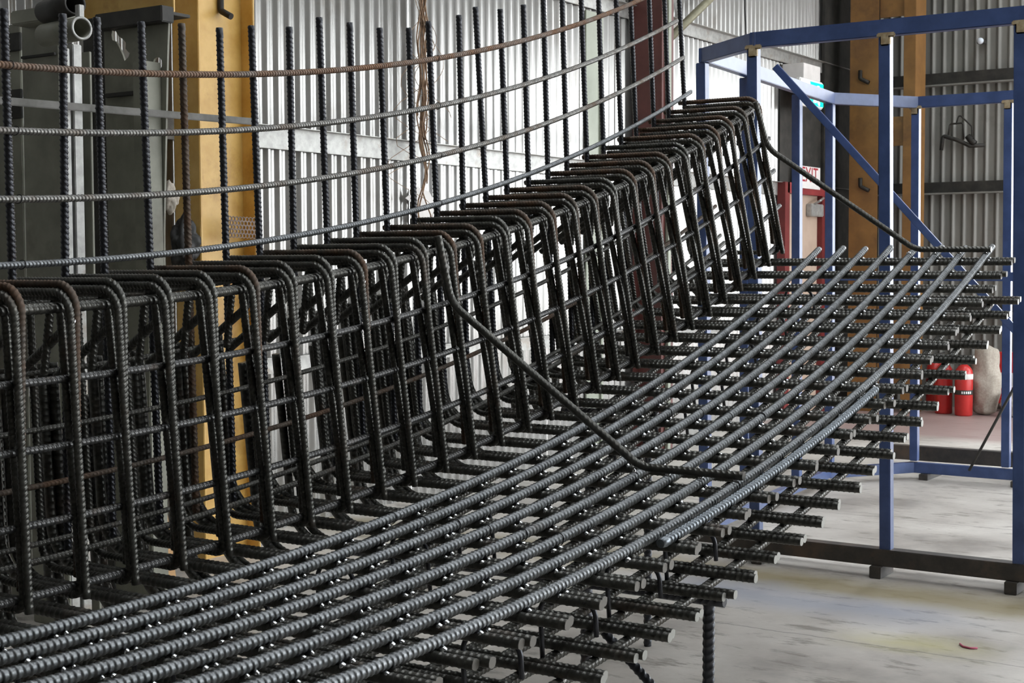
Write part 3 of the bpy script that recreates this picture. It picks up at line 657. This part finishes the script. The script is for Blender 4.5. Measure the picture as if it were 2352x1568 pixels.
# running figure and arrow in white
box('white_panel', (XW+.25, a[1]+.02, a[2]+.06), (XW+.255, ym-.01, b[2]-.03), 'white_lit', es, .001)
gy = (ym+b[1])/2; gz = (a[2]+b[2])/2
fig = [(0, .1), (.05, .1), (.05, .03), (.1, -.02), (.08, -.05), (.02, 0), (.02, -.05), (.07, -.1), (.05, -.13), (-.03, -.06), (-.03, -.1), (-.1, -.1), (-.1, -.07), (-.05, -.07), (-.05, .04)]
put('running_figure', plate_mesh('running_figure', [(XW+.257, gy+p*.9, gz+q*.8) for p, q in fig], [], (.002, 0, 0)), 'white_lit', es)
box('hanger', (XW+.03, a[1]+.1, b[2]), (XW+.24, b[1]-.05, b[2]+.14), 'paper', es, .004)
# bulkhead lamp, broken bracket on the back wall
lw = thing('bulkhead_lamp', tuple(onP((2252, 94), 1, YB-.1)), 'small round white lamp fixed high on the back wall', 'lamp')
put('dome', lathe('dome', [(.001, .03), (.018, .027), (.03, .015), (.032, 0), (.02, -.012), (.001, -.012)], 20), 'lampglass', lw, onP((2252, 94), 1, YB-.12), (math.pi/2, 0, 0))
box('mount', tuple(onP((2243, 100), 1, YB-.1)), tuple(onP((2260, 90), 1, YB-.1)+[0, .08, 0]), 'dark', lw, .003)
wr = thing('broken_bracket', tuple(onP((2200, 325), 1, YB-.1)), 'bent broken bracket with wires on the back wall', 'bracket')
for pts, r in (([(2162, 345), (2166, 312), (2200, 322), (2228, 335), (2262, 333)], .02), ([(2178, 310), (2182, 285), (2212, 282), (2214, 320)], .009), ([(2196, 286), (2203, 262), (2232, 290), (2234, 325)], .008), ([(2222, 312), (2230, 322), (2240, 330)], .03)):
    P = np.array([onP(p, 1, YB-.1) for p in pts]); put('bent_bar', tube('bent_bar', fillet(P-P[0], .02), r, 8), 'dark', wr, P[0])
# extinguishers
def extinguisher(px, py, s, label):
    P = onP((px, py), 2, 0.0); t = thing('fire_extinguisher', tuple(P), label, 'extinguisher', 'red fire extinguishers by the back wall')
    put('cylinder', lathe('cylinder', [(.001, .0), (.075*s, .0), (.084*s, .012), (.084*s, .40*s), (.078*s, .44*s), (.055*s, .475*s), (.028*s, .495*s), (.001, .497*s)], 28), 'red', t, P)
    put('band', lathe('band', [(.0846*s, .355*s), (.0852*s, .356*s), (.0852*s, .405*s), (.0846*s, .406*s)], 28), 'paper', t, P)
    lab = lathe('label', [(.0846*s, .205*s), (.0852*s, .206*s), (.0852*s, .25*s), (.0846*s, .251*s)], 28, False); lo = put('label', lab, 'dark', t, P)
    for k in range(5):
        a = YAW+math.pi*1.5+(k-2)*.24; put('marking', box_mesh('marking', (.012*s, .002, .022*s)), 'white', lo, P+[.0855*s*math.cos(a), .0855*s*math.sin(a), .228*s], (0, 0, a+math.pi/2))
    put('valve', lathe('valve', [(.02*s, .49*s), (.022*s, .5*s), (.022*s, .545*s), (.012*s, .55*s)], 16), 'dark', t, P)
    put('handle', box_mesh('handle', (.14*s, .02, .014), .004), 'dark', t, P+[.03, 0, .565*s], (0, -.2, YAW)); put('lever', box_mesh('lever', (.12*s, .018, .01), .003), 'dark', t, P+[.03, 0, .54*s], (0, .15, YAW))
    hp = fillet([(0, 0, .525*s), (.0, .10*s, .50*s), (-.01, .105*s, .12*s)], .06); put('hose', tube('hose', hp, .011*s, 10), 'black', t, P)
extinguisher(2213, 954, .98, 'red fire extinguisher with white band and dark label beside the pale sack')
extinguisher(2167, 949, .98, 'red fire extinguisher behind, half hidden by bar ends of the cage')
extinguisher(2146, 941, .98, 'red fire extinguisher nearest the orange column at the back wall')
# sacks
def sack(P, w, d, h, label, seed):
    from mathutils import noise as mn
    n, sgm = 26, 32; V = []
    for i in range(n+1):
        t = i/n; prof = (.62+.55*math.sin(min(1, t*1.5+.12)*math.pi*.5))*(1-.62*max(0, t-.45)**1.1) if t < .93 else .35*(1-(t-.93)/.07*.75)
        if i == 0: prof = .3
        for j in range(sgm):
            a = 2*math.pi*j/sgm; q = Vector((math.cos(a), math.sin(a), t*2.4)); f = 1+.16*mn.noise(q*2.2+Vector((seed, 0, 0)))+.06*mn.noise(q*7)
            V.append((w*prof*f*math.cos(a)+.06*w*math.sin(t*3), d*prof*f*math.sin(a), h*t*(1+.03*mn.noise(q*3))))
    F = [(i*sgm+j, i*sgm+(j+1) % sgm, (i+1)*sgm+(j+1) % sgm, (i+1)*sgm+j) for i in range(n) for j in range(sgm)]
    me = mesh_np('sack', V, F, [np.arange(sgm)[::-1], n*sgm+np.arange(sgm)])
    t = thing('sack', tuple(P), label, 'sack', 'pale sacks at the back wall'); put('body', me, 'sack', t, P)
    put('tie', tube('tie', np.array([(w*.36*math.cos(a)+.06*w*math.sin(2.8), d*.36*math.sin(a), h*.93) for a in np.linspace(0, 6.28, 16)]), .008, 6), 'paper', t, P)
sack(onP((2262, 952), 2, 0), .125, .11, .68, 'tall pale woven sack standing between the extinguisher and smaller sack', 1)
sack(onP((2306, 936), 2, 0), .12, .11, .58, 'pale sack slumped behind the blue post beside the red cabinet', 5)
sack(onP((2328, 957), 2, 0), .11, .09, .24, 'short squat pale sack on the floor in front of the taller sacks', 9)
rb = thing('red_cabinet', (-3.6, 14.4, 0), 'red metal fire hose cabinet on the back wall behind the sacks', 'cabinet')
c0 = onP((2278, 925), 1, 14.36); c1 = onP((2420, 812), 1, 14.36)
box('body', (c0[0], 14.36, c0[2]), (c1[0], 14.46, c1[2]), 'red', rb, .006); box('white_band', (c0[0]+.02, 14.352, c0[2]+.16), (c1[0]-.02, 14.36, c0[2]+.30), 'paper', rb, .001)
# scraps on the floor
a = onP((2205, 1478), 2, .003); P = np.array([onP(p, 2, .004) for p in ((2205, 1478), (2212, 1484), (2228, 1488), (2245, 1488))])
put('pink_cord', tube('pink_cord', P-P[0], .004, 6), plain('pink_cord', (.55, .12, .2), .6), None, P[0], label='short piece of pink cord lying on the concrete floor', cat='cord')
